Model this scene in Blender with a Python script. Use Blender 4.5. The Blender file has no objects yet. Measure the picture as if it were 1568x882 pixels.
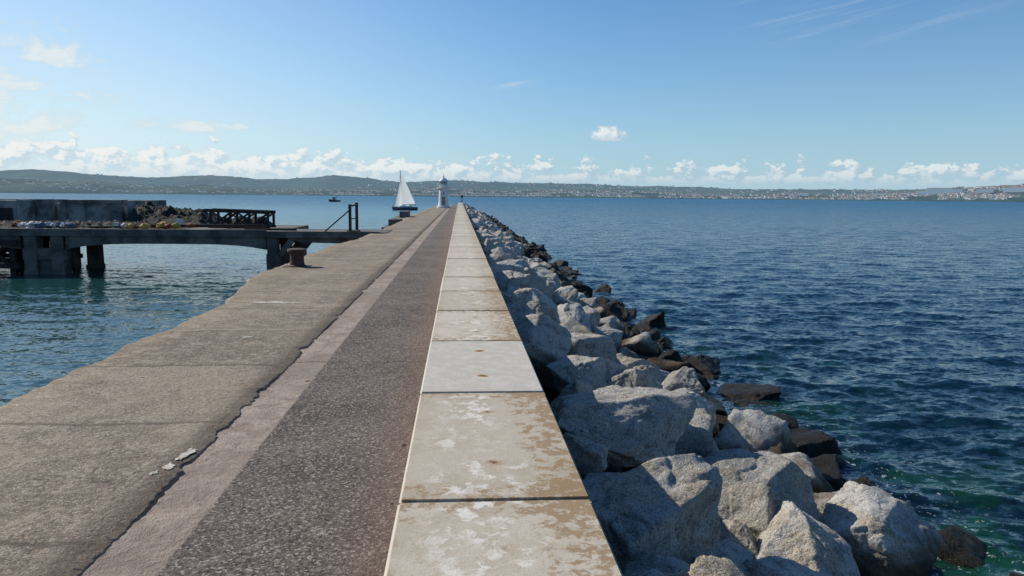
import bpy, bmesh, math, random
import numpy as np
from mathutils import Vector, Matrix, noise as mnoise

random.seed(7)
rng = np.random.RandomState(7)
scene = bpy.context.scene
R = math.radians

# ------------------------------------------------------------------ node helper
class NT:
    def __init__(s, tree):
        s.t = tree
    def new(s, typ, **kw):
        n = s.t.nodes.new(typ)
        for k, v in kw.items():
            setattr(n, k, v)
        return n
    def put(s, sock, v):
        if isinstance(v, bpy.types.NodeSocket):
            s.t.links.new(v, sock)
        else:
            if sock.type == 'RGBA' and len(v) == 3:
                v = (*v, 1.0)
            sock.default_value = v
    def m(s, op, a, b=None, c=None, clamp=False):
        n = s.new('ShaderNodeMath', operation=op, use_clamp=clamp)
        s.put(n.inputs[0], a)
        if b is not None: s.put(n.inputs[1], b)
        if c is not None: s.put(n.inputs[2], c)
        return n.outputs[0]
    def vm(s, op, a, b=None, scale=None):
        n = s.new('ShaderNodeVectorMath', operation=op)
        s.put(n.inputs[0], a)
        if b is not None: s.put(n.inputs[1], b)
        if scale is not None: s.put(n.inputs['Scale'], scale)
        return n.outputs['Value'] if op in ('LENGTH', 'DOT_PRODUCT', 'DISTANCE') else n.outputs[0]
    def comb(s, x, y, z):
        n = s.new('ShaderNodeCombineXYZ')
        s.put(n.inputs[0], x); s.put(n.inputs[1], y); s.put(n.inputs[2], z)
        return n.outputs[0]
    def sep(s, v):
        n = s.new('ShaderNodeSeparateXYZ'); s.put(n.inputs[0], v)
        return n.outputs
    def noise(s, vec, scale, detail=4.0, rough=0.55, dist=0.0, color=False):
        n = s.new('ShaderNodeTexNoise')
        s.put(n.inputs['Vector'], vec)
        n.inputs['Scale'].default_value = scale
        n.inputs['Detail'].default_value = detail
        n.inputs['Roughness'].default_value = rough
        n.inputs['Distortion'].default_value = dist
        return n.outputs['Color'] if color else n.outputs['Fac']
    def voro(s, vec, scale, feature='F1', out='Distance'):
        n = s.new('ShaderNodeTexVoronoi', feature=feature)
        s.put(n.inputs['Vector'], vec)
        n.inputs['Scale'].default_value = scale
        return n.outputs[out]
    def mr(s, v, a, b, c=0.0, d=1.0, smooth=True):
        n = s.new('ShaderNodeMapRange')
        if smooth: n.interpolation_type = 'SMOOTHSTEP'
        s.put(n.inputs[0], v)
        for i, q in enumerate((a, b, c, d)):
            s.put(n.inputs[i + 1], q)
        return n.outputs[0]
    def mix(s, f, a, b, blend='MIX'):
        n = s.new('ShaderNodeMix', data_type='RGBA', blend_type=blend)
        s.put(n.inputs[0], f); s.put(n.inputs[6], a); s.put(n.inputs[7], b)
        return n.outputs[2]
    def bump(s, h, strength=0.5, dist=0.02, normal=None):
        n = s.new('ShaderNodeBump')
        n.inputs['Strength'].default_value = strength
        n.inputs['Distance'].default_value = dist
        s.put(n.inputs['Height'], h)
        if normal is not None: s.put(n.inputs['Normal'], normal)
        return n.outputs[0]
    def attr(s, name, out='Fac'):
        n = s.new('ShaderNodeAttribute'); n.attribute_name = name
        return n.outputs[out]

def new_mat(name):
    mat = bpy.data.materials.new(name)
    mat.use_nodes = True
    nt = NT(mat.node_tree)
    bs = mat.node_tree.nodes['Principled BSDF']
    return mat, nt, bs

def simple_mat(name, c1, c2, scale=3.0, rough=0.85, bump=0.4, bdist=0.02, metallic=0.0, bscale=25):
    mat, nt, bs = new_mat(name)
    g = nt.new('ShaderNodeNewGeometry').outputs['Position']
    n1 = nt.noise(g, scale, 4, 0.65, 0.3)
    col = nt.mix(nt.mr(n1, 0.35, 0.65), c1, c2)
    nt.put(bs.inputs['Base Color'], col)
    bs.inputs['Roughness'].default_value = rough
    bs.inputs['Metallic'].default_value = metallic
    if bump > 0:
        nt.put(bs.inputs['Normal'], nt.bump(nt.noise(g, bscale, 4, 0.7), bump, bdist))
    return mat

# ------------------------------------------------------------------ mesh helpers
def link(ob, parent=None):
    scene.collection.objects.link(ob)
    if parent is not None: ob.parent = parent
    return ob

def empty(name, loc=(0, 0, 0)):
    e = bpy.data.objects.new(name, None); e.location = loc
    return link(e)

def from_bm(name, bm, mats, parent=None, smooth=False):
    me = bpy.data.meshes.new(name)
    bmesh.ops.recalc_face_normals(bm, faces=bm.faces)
    bm.to_mesh(me); bm.free()
    for mt in (mats if isinstance(mats, (list, tuple)) else [mats]):
        me.materials.append(mt)
    if smooth:
        me.polygons.foreach_set('use_smooth', [True] * len(me.polygons))
    return link(bpy.data.objects.new(name, me), parent)

def grid_mesh(name, co, nu, nv, mat, parent=None, smooth=True):
    i, j = np.meshgrid(np.arange(nu - 1), np.arange(nv - 1), indexing='ij')
    a = (i * nv + j).ravel()
    quads = np.stack([a, a + nv, a + nv + 1, a + 1], 1).astype(np.int32)
    me = bpy.data.meshes.new(name)
    me.vertices.add(len(co)); me.vertices.foreach_set('co', co.astype(np.float32).ravel())
    me.loops.add(quads.size); me.loops.foreach_set('vertex_index', quads.ravel())
    me.polygons.add(len(quads))
    me.polygons.foreach_set('loop_start', np.arange(0, quads.size, 4, dtype=np.int32))
    me.polygons.foreach_set('loop_total', np.full(len(quads), 4, dtype=np.int32))
    if smooth: me.polygons.foreach_set('use_smooth', np.ones(len(quads), dtype=bool))
    me.update(calc_edges=True); me.validate()
    me.materials.append(mat)
    return link(bpy.data.objects.new(name, me), parent)

def box(bm, x0, x1, y0, y1, z0, z1, mi=0, jit=0.0):
    vs = []
    for x in (x0, x1):
        for y in (y0, y1):
            for z in (z0, z1):
                vs.append(bm.verts.new((x + random.uniform(-jit, jit), y + random.uniform(-jit, jit), z + random.uniform(-jit, jit))))
    for f in ((0, 1, 3, 2), (4, 6, 7, 5), (0, 4, 5, 1), (2, 3, 7, 6), (0, 2, 6, 4), (1, 5, 7, 3)):
        fc = bm.faces.new([vs[k] for k in f]); fc.material_index = mi
    return vs

def beam(bm, p, q, w, h=None, mi=0):
    h = h or w
    p, q = Vector(p), Vector(q)
    d = (q - p).normalized()
    up = Vector((0, 0, 1)) if abs(d.z) < 0.95 else Vector((0, 1, 0))
    s = d.cross(up).normalized(); u = s.cross(d).normalized()
    vs = []
    for base in (p, q):
        for a, b in ((-1, -1), (1, -1), (1, 1), (-1, 1)):
            vs.append(bm.verts.new(base + s * a * w / 2 + u * b * h / 2))
    for f in ((0, 1, 2, 3), (7, 6, 5, 4), (0, 4, 5, 1), (1, 5, 6, 2), (2, 6, 7, 3), (3, 7, 4, 0)):
        fc = bm.faces.new([vs[k] for k in f]); fc.material_index = mi

def lathe(bm, prof, seg=32, c=(0, 0, 0), mi=0):
    rings = []
    for r, z in prof:
        rings.append([bm.verts.new((c[0] + r * math.cos(2 * math.pi * k / seg), c[1] + r * math.sin(2 * math.pi * k / seg), c[2] + z)) for k in range(seg)])
    for a, b in zip(rings[:-1], rings[1:]):
        for k in range(seg):
            f = bm.faces.new((a[k], a[(k + 1) % seg], b[(k + 1) % seg], b[k])); f.material_index = mi
    for rr in (rings[0], rings[-1]):
        f = bm.faces.new(rr); f.material_index = mi

def prism_xz(bm, poly, y0, y1, mi=0):
    a = [bm.verts.new((x, y0, z)) for x, z in poly]
    b = [bm.verts.new((x, y1, z)) for x, z in poly]
    n = len(poly)
    bm.faces.new(a).material_index = mi
    bm.faces.new(b[::-1]).material_index = mi
    for k in range(n):
        bm.faces.new((a[k], a[(k + 1) % n], b[(k + 1) % n], b[k])).material_index = mi

# ------------------------------------------------------------------ light / camera
SUN_AZ, SUN_EL = -55.0, 35.0
S = Vector((math.sin(R(SUN_AZ)) * math.cos(R(SUN_EL)), math.cos(R(SUN_AZ)) * math.cos(R(SUN_EL)), math.sin(R(SUN_EL))))
sl = bpy.data.lights.new('sun', 'SUN'); sl.energy = 5.0; sl.angle = R(0.5); sl.color = (1.0, 0.93, 0.81)
so = bpy.data.objects.new('sun', sl); so.rotation_euler = (-S).to_track_quat('-Z', 'Y').to_euler(); so.location = (-50, 30, 60); link(so)

cam = bpy.data.cameras.new('camera'); cam.sensor_width = 36; cam.lens = 36 * 1150 / 1568
cam.clip_start = 0.05; cam.clip_end = 60000
co_ = bpy.data.objects.new('camera', cam); link(co_)
yaw, pitch, roll = R(4.03), R(6.95), R(0.52)
fwd = Vector((math.sin(yaw) * math.cos(pitch), math.cos(yaw) * math.cos(pitch), -math.sin(pitch)))
q = fwd.to_track_quat('-Z', 'Y')
co_.matrix_world = Matrix.Translation((0, 0, 5.0)) @ q.to_matrix().to_4x4() @ Matrix.Rotation(roll, 4, 'Z')
scene.camera = co_
scene.view_settings.view_transform = 'Standard'
scene.view_settings.look = 'None'
scene.view_settings.exposure = 0

# ------------------------------------------------------------------ world
world = bpy.data.worlds.new('World'); scene.world = world; world.use_nodes = True
wt = NT(world.node_tree)
bg = world.node_tree.nodes['Background']; wout = world.node_tree.nodes['World Output']
sky = wt.new('ShaderNodeTexSky', sky_type='NISHITA')
sky.sun_disc = False; sky.sun_elevation = R(SUN_EL); sky.sun_rotation = R(SUN_AZ % 360)
sky.air_density = 1.0; sky.dust_density = 0.4; sky.ozone_density = 3.0; sky.altitude = 5
bg.inputs['Strength'].default_value = 0.10
hs = wt.new('ShaderNodeHueSaturation'); hs.inputs['Saturation'].default_value = 1.14
wt.put(hs.inputs['Color'], sky.outputs[0])
tint = wt.mix(1.0, hs.outputs[0], (0.74, 1.0, 1.18), 'MULTIPLY')
wt.put(bg.inputs['Color'], tint)
D = wt.new('ShaderNodeTexCoord').outputs['Generated']
dx, dy, dz = wt.sep(D)
az = wt.m('ARCTAN2', dx, dy)
el = wt.m('ARCSINE', dz)

def gauss(v, c, w):
    d = wt.m('DIVIDE', wt.m('SUBTRACT', v, c), w)
    return wt.m('EXPONENT', wt.m('MULTIPLY', wt.m('MULTIPLY', d, d), -1.0))

wl = wt.mr(az, -0.50, 0.30, 1.0, 0.0)
def tops(azs, els):
    v1 = wt.comb(wt.m('MULTIPLY', azs, 32.0), wt.m('MULTIPLY', els, 48.0), 3.1)
    return wt.noise(v1, 1.0, 6, 0.64, 0.0)
n0 = tops(az, el)
n1 = tops(wt.m('SUBTRACT', az, 0.005), wt.m('ADD', el, 0.006))
env = wt.noise(wt.comb(wt.m('MULTIPLY', az, 10.0), 0.0, 2.0), 1.0, 3, 0.6)
toph = wt.m('ADD', wt.m('ADD', 0.041, wt.m('MULTIPLY', wl, 0.017)), wt.m('MULTIPLY', wt.m('SUBTRACT', env, 0.5), 0.040))
toph = wt.m('ADD', toph, wt.m('MULTIPLY', wt.m('SUBTRACT', n0, 0.5), 0.095))
mask1 = wt.mr(wt.m('SUBTRACT', toph, el), -0.0005, 0.007)
gaps = wt.mr(n0, 0.36, 0.50)
basef = wt.mr(el, 0.008, 0.026)
mask1 = wt.m('MULTIPLY', wt.m('MULTIPLY', mask1, wt.m('ADD', 0.45, wt.m('MULTIPLY', gaps, 0.55))), basef)
shade1 = wt.m('MULTIPLY', wt.mr(wt.m('SUBTRACT', n0, n1), -0.09, 0.06), wt.mr(el, 0.016, 0.040, 0.30, 1.0))
px_, pe_ = 0.1935, 0.079
lump = wt.m('MULTIPLY', gauss(az, px_, 0.030), gauss(el, pe_, 0.018))
nn = wt.noise(wt.comb(wt.m('MULTIPLY', az, 95), wt.m('MULTIPLY', el, 120), 9.0), 1.0, 4, 0.6)
flat = wt.mr(el, pe_ - 0.013, pe_ - 0.005)
mask2 = wt.mr(wt.m('MULTIPLY', wt.m('ADD', lump, wt.m('MULTIPLY', wt.m('SUBTRACT', nn, 0.5), 1.4)), flat), 0.42, 0.92)
mask2 = wt.m('MULTIPLY', mask2, wt.mr(lump, 0.15, 0.4))
shade2 = wt.m('MULTIPLY', wt.mr(el, pe_ - 0.012, pe_ + 0.006), wt.mr(nn, 0.3, 0.6, 0.6, 1.0))
n3 = wt.noise(wt.comb(wt.m('MULTIPLY', az, 11), wt.m('MULTIPLY', el, 26), 5.5), 1.0, 6, 0.62, 0.4)
w3 = wt.m('MULTIPLY', wt.mr(az, -0.30, -0.54), wt.m('ADD', gauss(el, 0.14, 0.06), wt.m('MULTIPLY', gauss(el, 0.07, 0.035), 0.9)), clamp=True)
w3b = wt.m('MULTIPLY', gauss(az, -0.32, 0.12), gauss(el, 0.08, 0.012))
w3 = wt.m('MAXIMUM', w3, w3b)
mask3 = wt.m('MULTIPLY', wt.mr(wt.m('SUBTRACT', n3, wt.m('SUBTRACT', 0.72, wt.m('MULTIPLY', w3, 0.31))), 0.0, 0.16), 0.85)
n4 = wt.noise(wt.comb(wt.m('ADD', wt.m('MULTIPLY', az, 7), wt.m('MULTIPLY', el, -16)), wt.m('ADD', wt.m('MULTIPLY', el, 60), wt.m('MULTIPLY', az, -10)), 1.5), 1.0, 5, 0.6, 0.3)
w4 = wt.m('MAXIMUM', wt.m('MULTIPLY', gauss(az, 0.50, 0.13), gauss(el, 0.215, 0.03)),
          wt.m('MULTIPLY', gauss(az, 0.06, 0.03), gauss(el, 0.145, 0.012)))
w4 = wt.m('MAXIMUM', w4, wt.m('MULTIPLY', wt.m('MULTIPLY', gauss(az, -0.12, 0.05), gauss(el, 0.105, 0.012)), 0.9))
mask4 = wt.m('MULTIPLY', wt.m('MULTIPLY', wt.mr(n4, 0.48, 0.75), w4), 0.65)
ael = wt.m('ABSOLUTE', el)
haze = wt.m('MULTIPLY', wt.m('EXPONENT', wt.m('MULTIPLY', ael, -8.5)), 0.88)
hl = wt.m('MULTIPLY', wt.m('MULTIPLY', wt.mr(az, 0.22, -0.68), wt.m('EXPONENT', wt.m('MULTIPLY', ael, -4.6))), 1.0)
front = wt.mr(dy, -0.1, 0.15)
hz = wt.new('ShaderNodeBackground'); hz.inputs[0].default_value = (0.43, 0.62, 0.77, 1); hz.inputs[1].default_value = 1.0
mx0 = wt.new('ShaderNodeMixShader'); wt.put(mx0.inputs[0], haze); wt.put(mx0.inputs[1], bg.outputs[0]); wt.put(mx0.inputs[2], hz.outputs[0])
hz2 = wt.new('ShaderNodeBackground'); hz2.inputs[0].default_value = (0.78, 0.90, 0.94, 1)
mx1 = wt.new('ShaderNodeMixShader'); wt.put(mx1.inputs[0], wt.m('MULTIPLY', hl, front)); wt.put(mx1.inputs[1], mx0.outputs[0]); wt.put(mx1.inputs[2], hz2.outputs[0])
cb = wt.new('ShaderNodeBackground')
sh = wt.m('MAXIMUM', wt.m('MULTIPLY', shade1, mask1), wt.m('MULTIPLY', shade2, mask2))
sh = wt.m('MAXIMUM', sh, wt.m('MULTIPLY', mask3, 0.9)); sh = wt.m('MAXIMUM', sh, mask4)
wt.put(cb.inputs[0], wt.mix(sh, wt.mix(wl, (0.42, 0.56, 0.68), (0.55, 0.69, 0.77)), (0.87, 0.89, 0.87)))
mk = wt.m('MAXIMUM', wt.m('MULTIPLY', mask1, wt.m('ADD', 0.70, wt.m('MULTIPLY', wl, 0.20))), wt.m('MULTIPLY', mask2, 0.92))
mk = wt.m('MAXIMUM', mk, mask3); mk = wt.m('MAXIMUM', mk, mask4)
mk = wt.m('MULTIPLY', mk, front)
mx2 = wt.new('ShaderNodeMixShader'); wt.put(mx2.inputs[0], mk); wt.put(mx2.inputs[1], mx1.outputs[0]); wt.put(mx2.inputs[2], cb.outputs[0])
wt.put(wout.inputs[0], mx2.outputs[0])

# ------------------------------------------------------------------ sea
def build_sea():
    mat, nt, bs = new_mat('sea_water')
    P = nt.new('ShaderNodeNewGeometry')
    pos = P.outputs['Position']; N = P.outputs['Normal']
    x, y, z = nt.sep(pos)
    dist = nt.vm('LENGTH', pos)
    harb = nt.mr(x, -6.0, -3.0, 1.0, 0.0)
    harb = nt.m('MULTIPLY', harb, nt.mr(y, 150, 500, 1.0, 0.25))
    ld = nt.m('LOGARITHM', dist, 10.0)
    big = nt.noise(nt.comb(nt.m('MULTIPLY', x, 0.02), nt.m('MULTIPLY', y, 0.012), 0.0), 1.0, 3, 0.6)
    sea_refl_col = nt.mix(nt.mr(ld, 1.1, 1.9), (0.002, 0.012, 0.020), (0.004, 0.033, 0.066))
    sea_refl_col = nt.mix(nt.mr(ld, 1.9, 3.1), sea_refl_col, (0.009, 0.100, 0.19))  # reflected sky painted into the base colour, brighter with distance
    # weed and sand showing through the shallows beside the stones
    shal = nt.mr(x, 7.0, 15.0, 1.0, 0.0)
    gn = nt.mr(nt.noise(pos, 0.45, 4, 0.6), 0.46, 0.62)
    green = nt.m('MULTIPLY', nt.m('MULTIPLY', shal, gn), nt.mr(y, 10, 38, 1.0, 0.25))
    sea_refl_col = nt.mix(nt.m('MULTIPLY', green, 0.85), sea_refl_col, (0.006, 0.045, 0.022))
    sea_refl_col = nt.mix(nt.mr(big, 0.35, 0.65, 0.0, 0.4), sea_refl_col, nt.mix(0.5, sea_refl_col, (0.0, 0.01, 0.02)))
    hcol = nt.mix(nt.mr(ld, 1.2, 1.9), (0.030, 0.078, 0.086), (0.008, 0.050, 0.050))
    hcol = nt.mix(nt.mr(ld, 1.9, 2.5), hcol, (0.03, 0.16, 0.21))  # harbour tone also carries reflected sky in its colour
    col = nt.mix(harb, sea_refl_col, hcol)
    fn = nt.noise(pos, 9.0, 4, 0.7, 0.6)
    fm = nt.m('MULTIPLY', nt.mr(x, 6.8, 11.0, 1.0, 0.0), nt.mr(x, 4.0, 6.2))
    fth = nt.m('SUBTRACT', 0.71, nt.m('MULTIPLY', fm, 0.13))
    foam_glint = nt.m('MULTIPLY', nt.m('MULTIPLY', nt.mr(nt.m('SUBTRACT', fn, fth), 0.0, 0.05), fm), 0.6)  # pale flecks beside the stones, painted for glints on the water
    col = nt.mix(foam_glint, col, (0.5, 0.55, 0.57))
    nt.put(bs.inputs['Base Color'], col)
    bs.inputs['IOR'].default_value = 1.33
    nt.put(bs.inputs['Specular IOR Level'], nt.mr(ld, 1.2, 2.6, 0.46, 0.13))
    nt.put(bs.inputs['Roughness'], nt.m('MAXIMUM', nt.mr(ld, 1.2, 3.0, 0.05, 0.30, False), nt.m('MULTIPLY', foam_glint, 0.6)))
    def pert(sc, sx, sy, amt, det):
        v = nt.comb(nt.m('MULTIPLY', x, sx), nt.m('MULTIPLY', y, sy), nt.m('MULTIPLY', x, 0.07))
        c = nt.noise(v, sc, det, 0.62, 0.0, color=True)
        c = nt.vm('SUBTRACT', c, (0.5, 0.5, 0.5))
        return nt.vm('SCALE', nt.vm('MULTIPLY', c, (1, 1, 0)), scale=amt)
    a = pert(4.6, 0.75, 1.3, 1.25, 3)
    b = pert(0.80, 0.6, 1.5, 0.75, 3)
    calm = nt.m('SUBTRACT', 1.0, nt.m('MULTIPLY', harb, 0.50))
    tot = nt.vm('SCALE', nt.vm('ADD', a, b), scale=calm)
    nn_ = nt.vm('NORMALIZE', nt.vm('ADD', N, tot))
    nt.put(bs.inputs['Normal'], nn_)
    azs = np.concatenate([np.radians(np.arange(-180, -56, 1.5)), np.radians(np.arange(-56, 60, 0.19)), np.radians(np.arange(60, 181.5, 1.5))])
    rr = [4.0]
    while rr[-1] < 160: rr.append(rr[-1] * 1.0065 + 0.004)
    while rr[-1] < 30000: rr.append(rr[-1] * 1.06)
    rr = np.array(rr)
    A, RR = np.meshgrid(azs, rr, indexing='ij')
    X = np.sin(A) * RR; Y = np.cos(A) * RR; Z = np.zeros_like(X)
    DX = np.zeros_like(X); DY = np.zeros_like(X)
    cell = np.where(RR < 160, RR * 0.0055 + 0.01, RR * 0.06)
    harbm = np.clip((-3.0 - X) / 3.0, 0, 1)
    amp_h = 1 - 0.6 * harbm
    n = 80
    for k in range(n):
        lam = 0.32 * (4.4 / 0.32) ** (k / (n - 1)) * rng.uniform(0.9, 1.1)
        th = R(255) + rng.normal(0, 0.55)
        kx, ky = math.cos(th) * 2 * math.pi / lam, math.sin(th) * 2 * math.pi / lam
        amp = 0.0055 * lam ** 0.80
        if lam > 1.3: amp *= (1.3 / lam) ** 0.9
        f = np.clip((lam / cell - 2.2) / 3.0, 0, 1) * amp * amp_h
        ph = kx * X + ky * Y + rng.uniform(0, 6.28) + 0.8 * np.sin(0.21 * X + rng.uniform(0, 6)) + 0.8 * np.sin(0.17 * Y + rng.uniform(0, 6))
        Z += f * np.sin(ph)
        c = f * np.cos(ph) * 0.85
        DX += math.cos(th) * c; DY += math.sin(th) * c
    gust = 0.85 + 0.35 * np.sin(0.05 * X + 1.0 + 0.7 * np.sin(0.06 * Y)) * np.sin(0.04 * Y + 0.5)
    co = np.stack([X + DX, Y + DY, Z * gust], -1).reshape(-1, 3)
    grid_mesh('sea', co, len(azs), len(rr), mat)
build_sea()

# ------------------------------------------------------------------ hills and coastal town
ridge_tab = [(-900, 25), (-300, 30), (0, 26), (60, 30), (130, 24), (250, 20), (320, 24), (400, 22), (500, 27), (560, 24), (620, 19), (700, 24), (780, 20), (900, 19), (1000, 18.5), (1060, 16), (1130, 13), (1200, 13), (1300, 11.5), (1400, 14), (1568, 20), (1900, 26), (2600, 24)]
def px_az(p): return math.atan((p - 784) / 1150) + R(4.03)
ta = np.array([px_az(p) for p, _ in ridge_tab]); tr = np.array([h for _, h in ridge_tab])

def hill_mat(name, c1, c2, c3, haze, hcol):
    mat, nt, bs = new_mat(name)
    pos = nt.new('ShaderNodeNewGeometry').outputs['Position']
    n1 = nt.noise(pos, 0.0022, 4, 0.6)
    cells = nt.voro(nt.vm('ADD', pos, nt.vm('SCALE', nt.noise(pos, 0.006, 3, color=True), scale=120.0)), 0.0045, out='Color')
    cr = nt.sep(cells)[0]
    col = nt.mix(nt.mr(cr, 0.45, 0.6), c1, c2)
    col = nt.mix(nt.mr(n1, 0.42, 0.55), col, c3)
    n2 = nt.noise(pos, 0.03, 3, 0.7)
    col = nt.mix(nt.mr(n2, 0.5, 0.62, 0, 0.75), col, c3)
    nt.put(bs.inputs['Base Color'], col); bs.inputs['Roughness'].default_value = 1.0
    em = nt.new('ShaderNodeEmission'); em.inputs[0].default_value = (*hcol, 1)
    mx = nt.new('ShaderNodeMixShader'); mx.inputs[0].default_value = haze  # aerial haze painted as an even glow over the hill colour
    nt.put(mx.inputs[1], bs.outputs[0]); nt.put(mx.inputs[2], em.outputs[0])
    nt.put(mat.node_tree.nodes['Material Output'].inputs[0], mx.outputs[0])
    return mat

def fbm(x, y, s, seed=0.0, o=4):
    return mnoise.fractal(Vector((x * s, y * s, seed)), 0.6, 2.1, o)

def hill_h(azv, r, R0, R1, hs, seed):
    s = (r - R0) / (R1 - R0)
    ridge = np.interp(azv, ta, tr) * hs
    x, y = math.sin(azv) * r, math.cos(azv) * r
    prof = 1 - (1 - min(max(s, 0), 1)) ** 1.6 if s <= 1 else max(0, 1 - (s - 1) * 3)
    nz = fbm(x, y, 0.0011, seed)
    fine = fbm(x, y, 0.012, seed + 5, 3)
    return ridge * prof * (0.93 + 0.17 * nz) + fine * 5.5 * min(1, max(0, s) * 4) + (8 * min(1, max(0, s) * 25) if s > 0 else -4)

def build_hills(name, R0, R1, hs, seed, mat, gate=None):
    azs = np.radians(np.arange(-62, 75, 0.14)); rs = np.concatenate([[R0 - 60, R0], np.linspace(R0 + 20, R1, 22), np.linspace(R1 * 1.03, R1 * 1.3, 4)])
    co = np.zeros((len(azs), len(rs), 3))
    for i, a in enumerate(azs):
        g = 1.0 if gate is None else gate(a)
        for j, r in enumerate(rs):
            co[i, j] = (math.sin(a) * r, math.cos(a) * r, hill_h(a, r, R0, R1, hs, seed) * g - (1 - g) * 6)
    return grid_mesh(name, co.reshape(-1, 3), len(azs), len(rs), mat)

FHS = 7000 / 1150 * 1.03
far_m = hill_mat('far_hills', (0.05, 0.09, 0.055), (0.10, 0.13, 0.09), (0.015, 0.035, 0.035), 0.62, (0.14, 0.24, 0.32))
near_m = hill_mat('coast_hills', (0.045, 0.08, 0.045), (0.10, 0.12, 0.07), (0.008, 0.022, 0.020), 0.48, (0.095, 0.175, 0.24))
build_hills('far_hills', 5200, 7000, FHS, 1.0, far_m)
def gate_near(a):
    v = np.interp(a, [px_az(p) for p in (-600, 0, 80, 150, 220, 300, 420, 560, 640, 700, 900, 1100, 1200, 1300, 1450, 1568, 1800, 2500)],
                  [1, 0.75, 0.62, 0.78, 0.6, 0.62, 0.33, 0.42, 0.6, 0.45, 0.6, 0.45, 0.62, 0.6, 0.8, 0.85, 0.9, 0.9])
    return float(v)
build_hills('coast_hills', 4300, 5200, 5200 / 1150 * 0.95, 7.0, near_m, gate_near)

tm, nt, bs = new_mat('town_walls')
c = nt.attr('tone')
nt.put(bs.inputs['Base Color'], nt.mix(c, (0.24, 0.22, 0.20), (0.85, 0.83, 0.79)))
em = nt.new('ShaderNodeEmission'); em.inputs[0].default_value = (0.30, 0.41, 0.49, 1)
mx = nt.new('ShaderNodeMixShader'); mx.inputs[0].default_value = 0.42  # distance haze painted as a bluish glow on the walls
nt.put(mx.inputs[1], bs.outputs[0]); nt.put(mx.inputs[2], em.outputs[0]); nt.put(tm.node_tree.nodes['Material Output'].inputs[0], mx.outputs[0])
trf = simple_mat('town_roofs', (0.14, 0.12, 0.12), (0.28, 0.23, 0.21), 0.01, bump=0)
bm = bmesh.new(); tl = bm.faces.layers.float.new('tone')
def house(x, y, z, w, d, h, a, tone):
    ca, sa = math.cos(a), math.sin(a)
    def P(u, v, zz): return bm.verts.new((x + u * ca - v * sa, y + u * sa + v * ca, z + zz))
    b = [P(-w/2, -d/2, -6), P(w/2, -d/2, -6), P(w/2, d/2, -6), P(-w/2, d/2, -6)]
    t = [P(-w/2, -d/2, h), P(w/2, -d/2, h), P(w/2, d/2, h), P(-w/2, d/2, h)]
    r = [P(-w/2, 0, h + d * 0.3), P(w/2, 0, h + d * 0.3)]
    fs = [(b[0], b[1], t[1], t[0]), (b[1], b[2], t[2], r[1], t[1]), (b[2], b[3], t[3], t[2]), (b[3], b[0], t[0], r[0], t[3])]
    for f in fs:
        ff = bm.faces.new(f); ff[tl] = tone; ff.material_index = 0
    for f in ((t[0], t[1], r[1], r[0]), (t[2], t[3], r[0], r[1])):
        bm.faces.new(f).material_index = 1
dens_p = [(-100, .05), (60, .1), (150, .35), (300, .15), (450, .5), (560, 1.1), (700, 1.2), (850, 1.0), (950, 1.2), (1050, .7), (1250, .9), (1330, 1.8), (1450, 2.2), (1568, 2.4), (1750, 2.0)]
cnt = 0
while cnt < 3600:
    p = random.uniform(-150, 1800)
    if random.random() * 2.4 > np.interp(p, [a for a, _ in dens_p], [b for _, b in dens_p]): continue
    a = px_az(p); near = random.random() < 0.78
    if near:
        r = 4300 + 60 + 840 * random.random() ** 1.5
        z = hill_h(a, r, 4300, 5200, 5200 / 1150 * 0.95, 7.0) * gate_near(a) - (1 - gate_near(a)) * 6
    else:
        r = 5250 + 1600 * random.random(); z = hill_h(a, r, 5200, 7000, FHS, 1.0)
    if fbm(math.sin(a) * r, math.cos(a) * r, 0.004, 3.0) < -0.05: continue
    big = random.random() < 0.05
    w = random.uniform(8, 16) * (2.4 if big else 1)
    house(math.sin(a) * r, math.cos(a) * r, z, w, random.uniform(8, 11), random.uniform(4, 7) * (1.6 if big else 1), random.uniform(-.6, .6) - a, random.random() ** 0.9)
    cnt += 1
for p, w, h in ((1432, 130, 30), (1455, 70, 24), (1405, 60, 20), (1545, 100, 24), (1225, 60, 16), (1340, 80, 18), (1500, 80, 18), (1380, 60, 15)):
    a = px_az(p); r = 4750
    z = hill_h(a, r, 4300, 5200, 5200 / 1150 * 0.95, 7.0) * gate_near(a) - (1 - gate_near(a)) * 6
    house(math.sin(a) * r, math.cos(a) * r, z, w, 14, h, -a, 1.0)
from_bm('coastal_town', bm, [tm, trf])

# ------------------------------------------------------------------ breakwater
ZD, ZS = 2.60, 3.36
END = 192.0
XL, XR = -0.335, 0.72
SP, S0 = 2.27, 1.66
bw_ = empty('breakwater')

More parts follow.
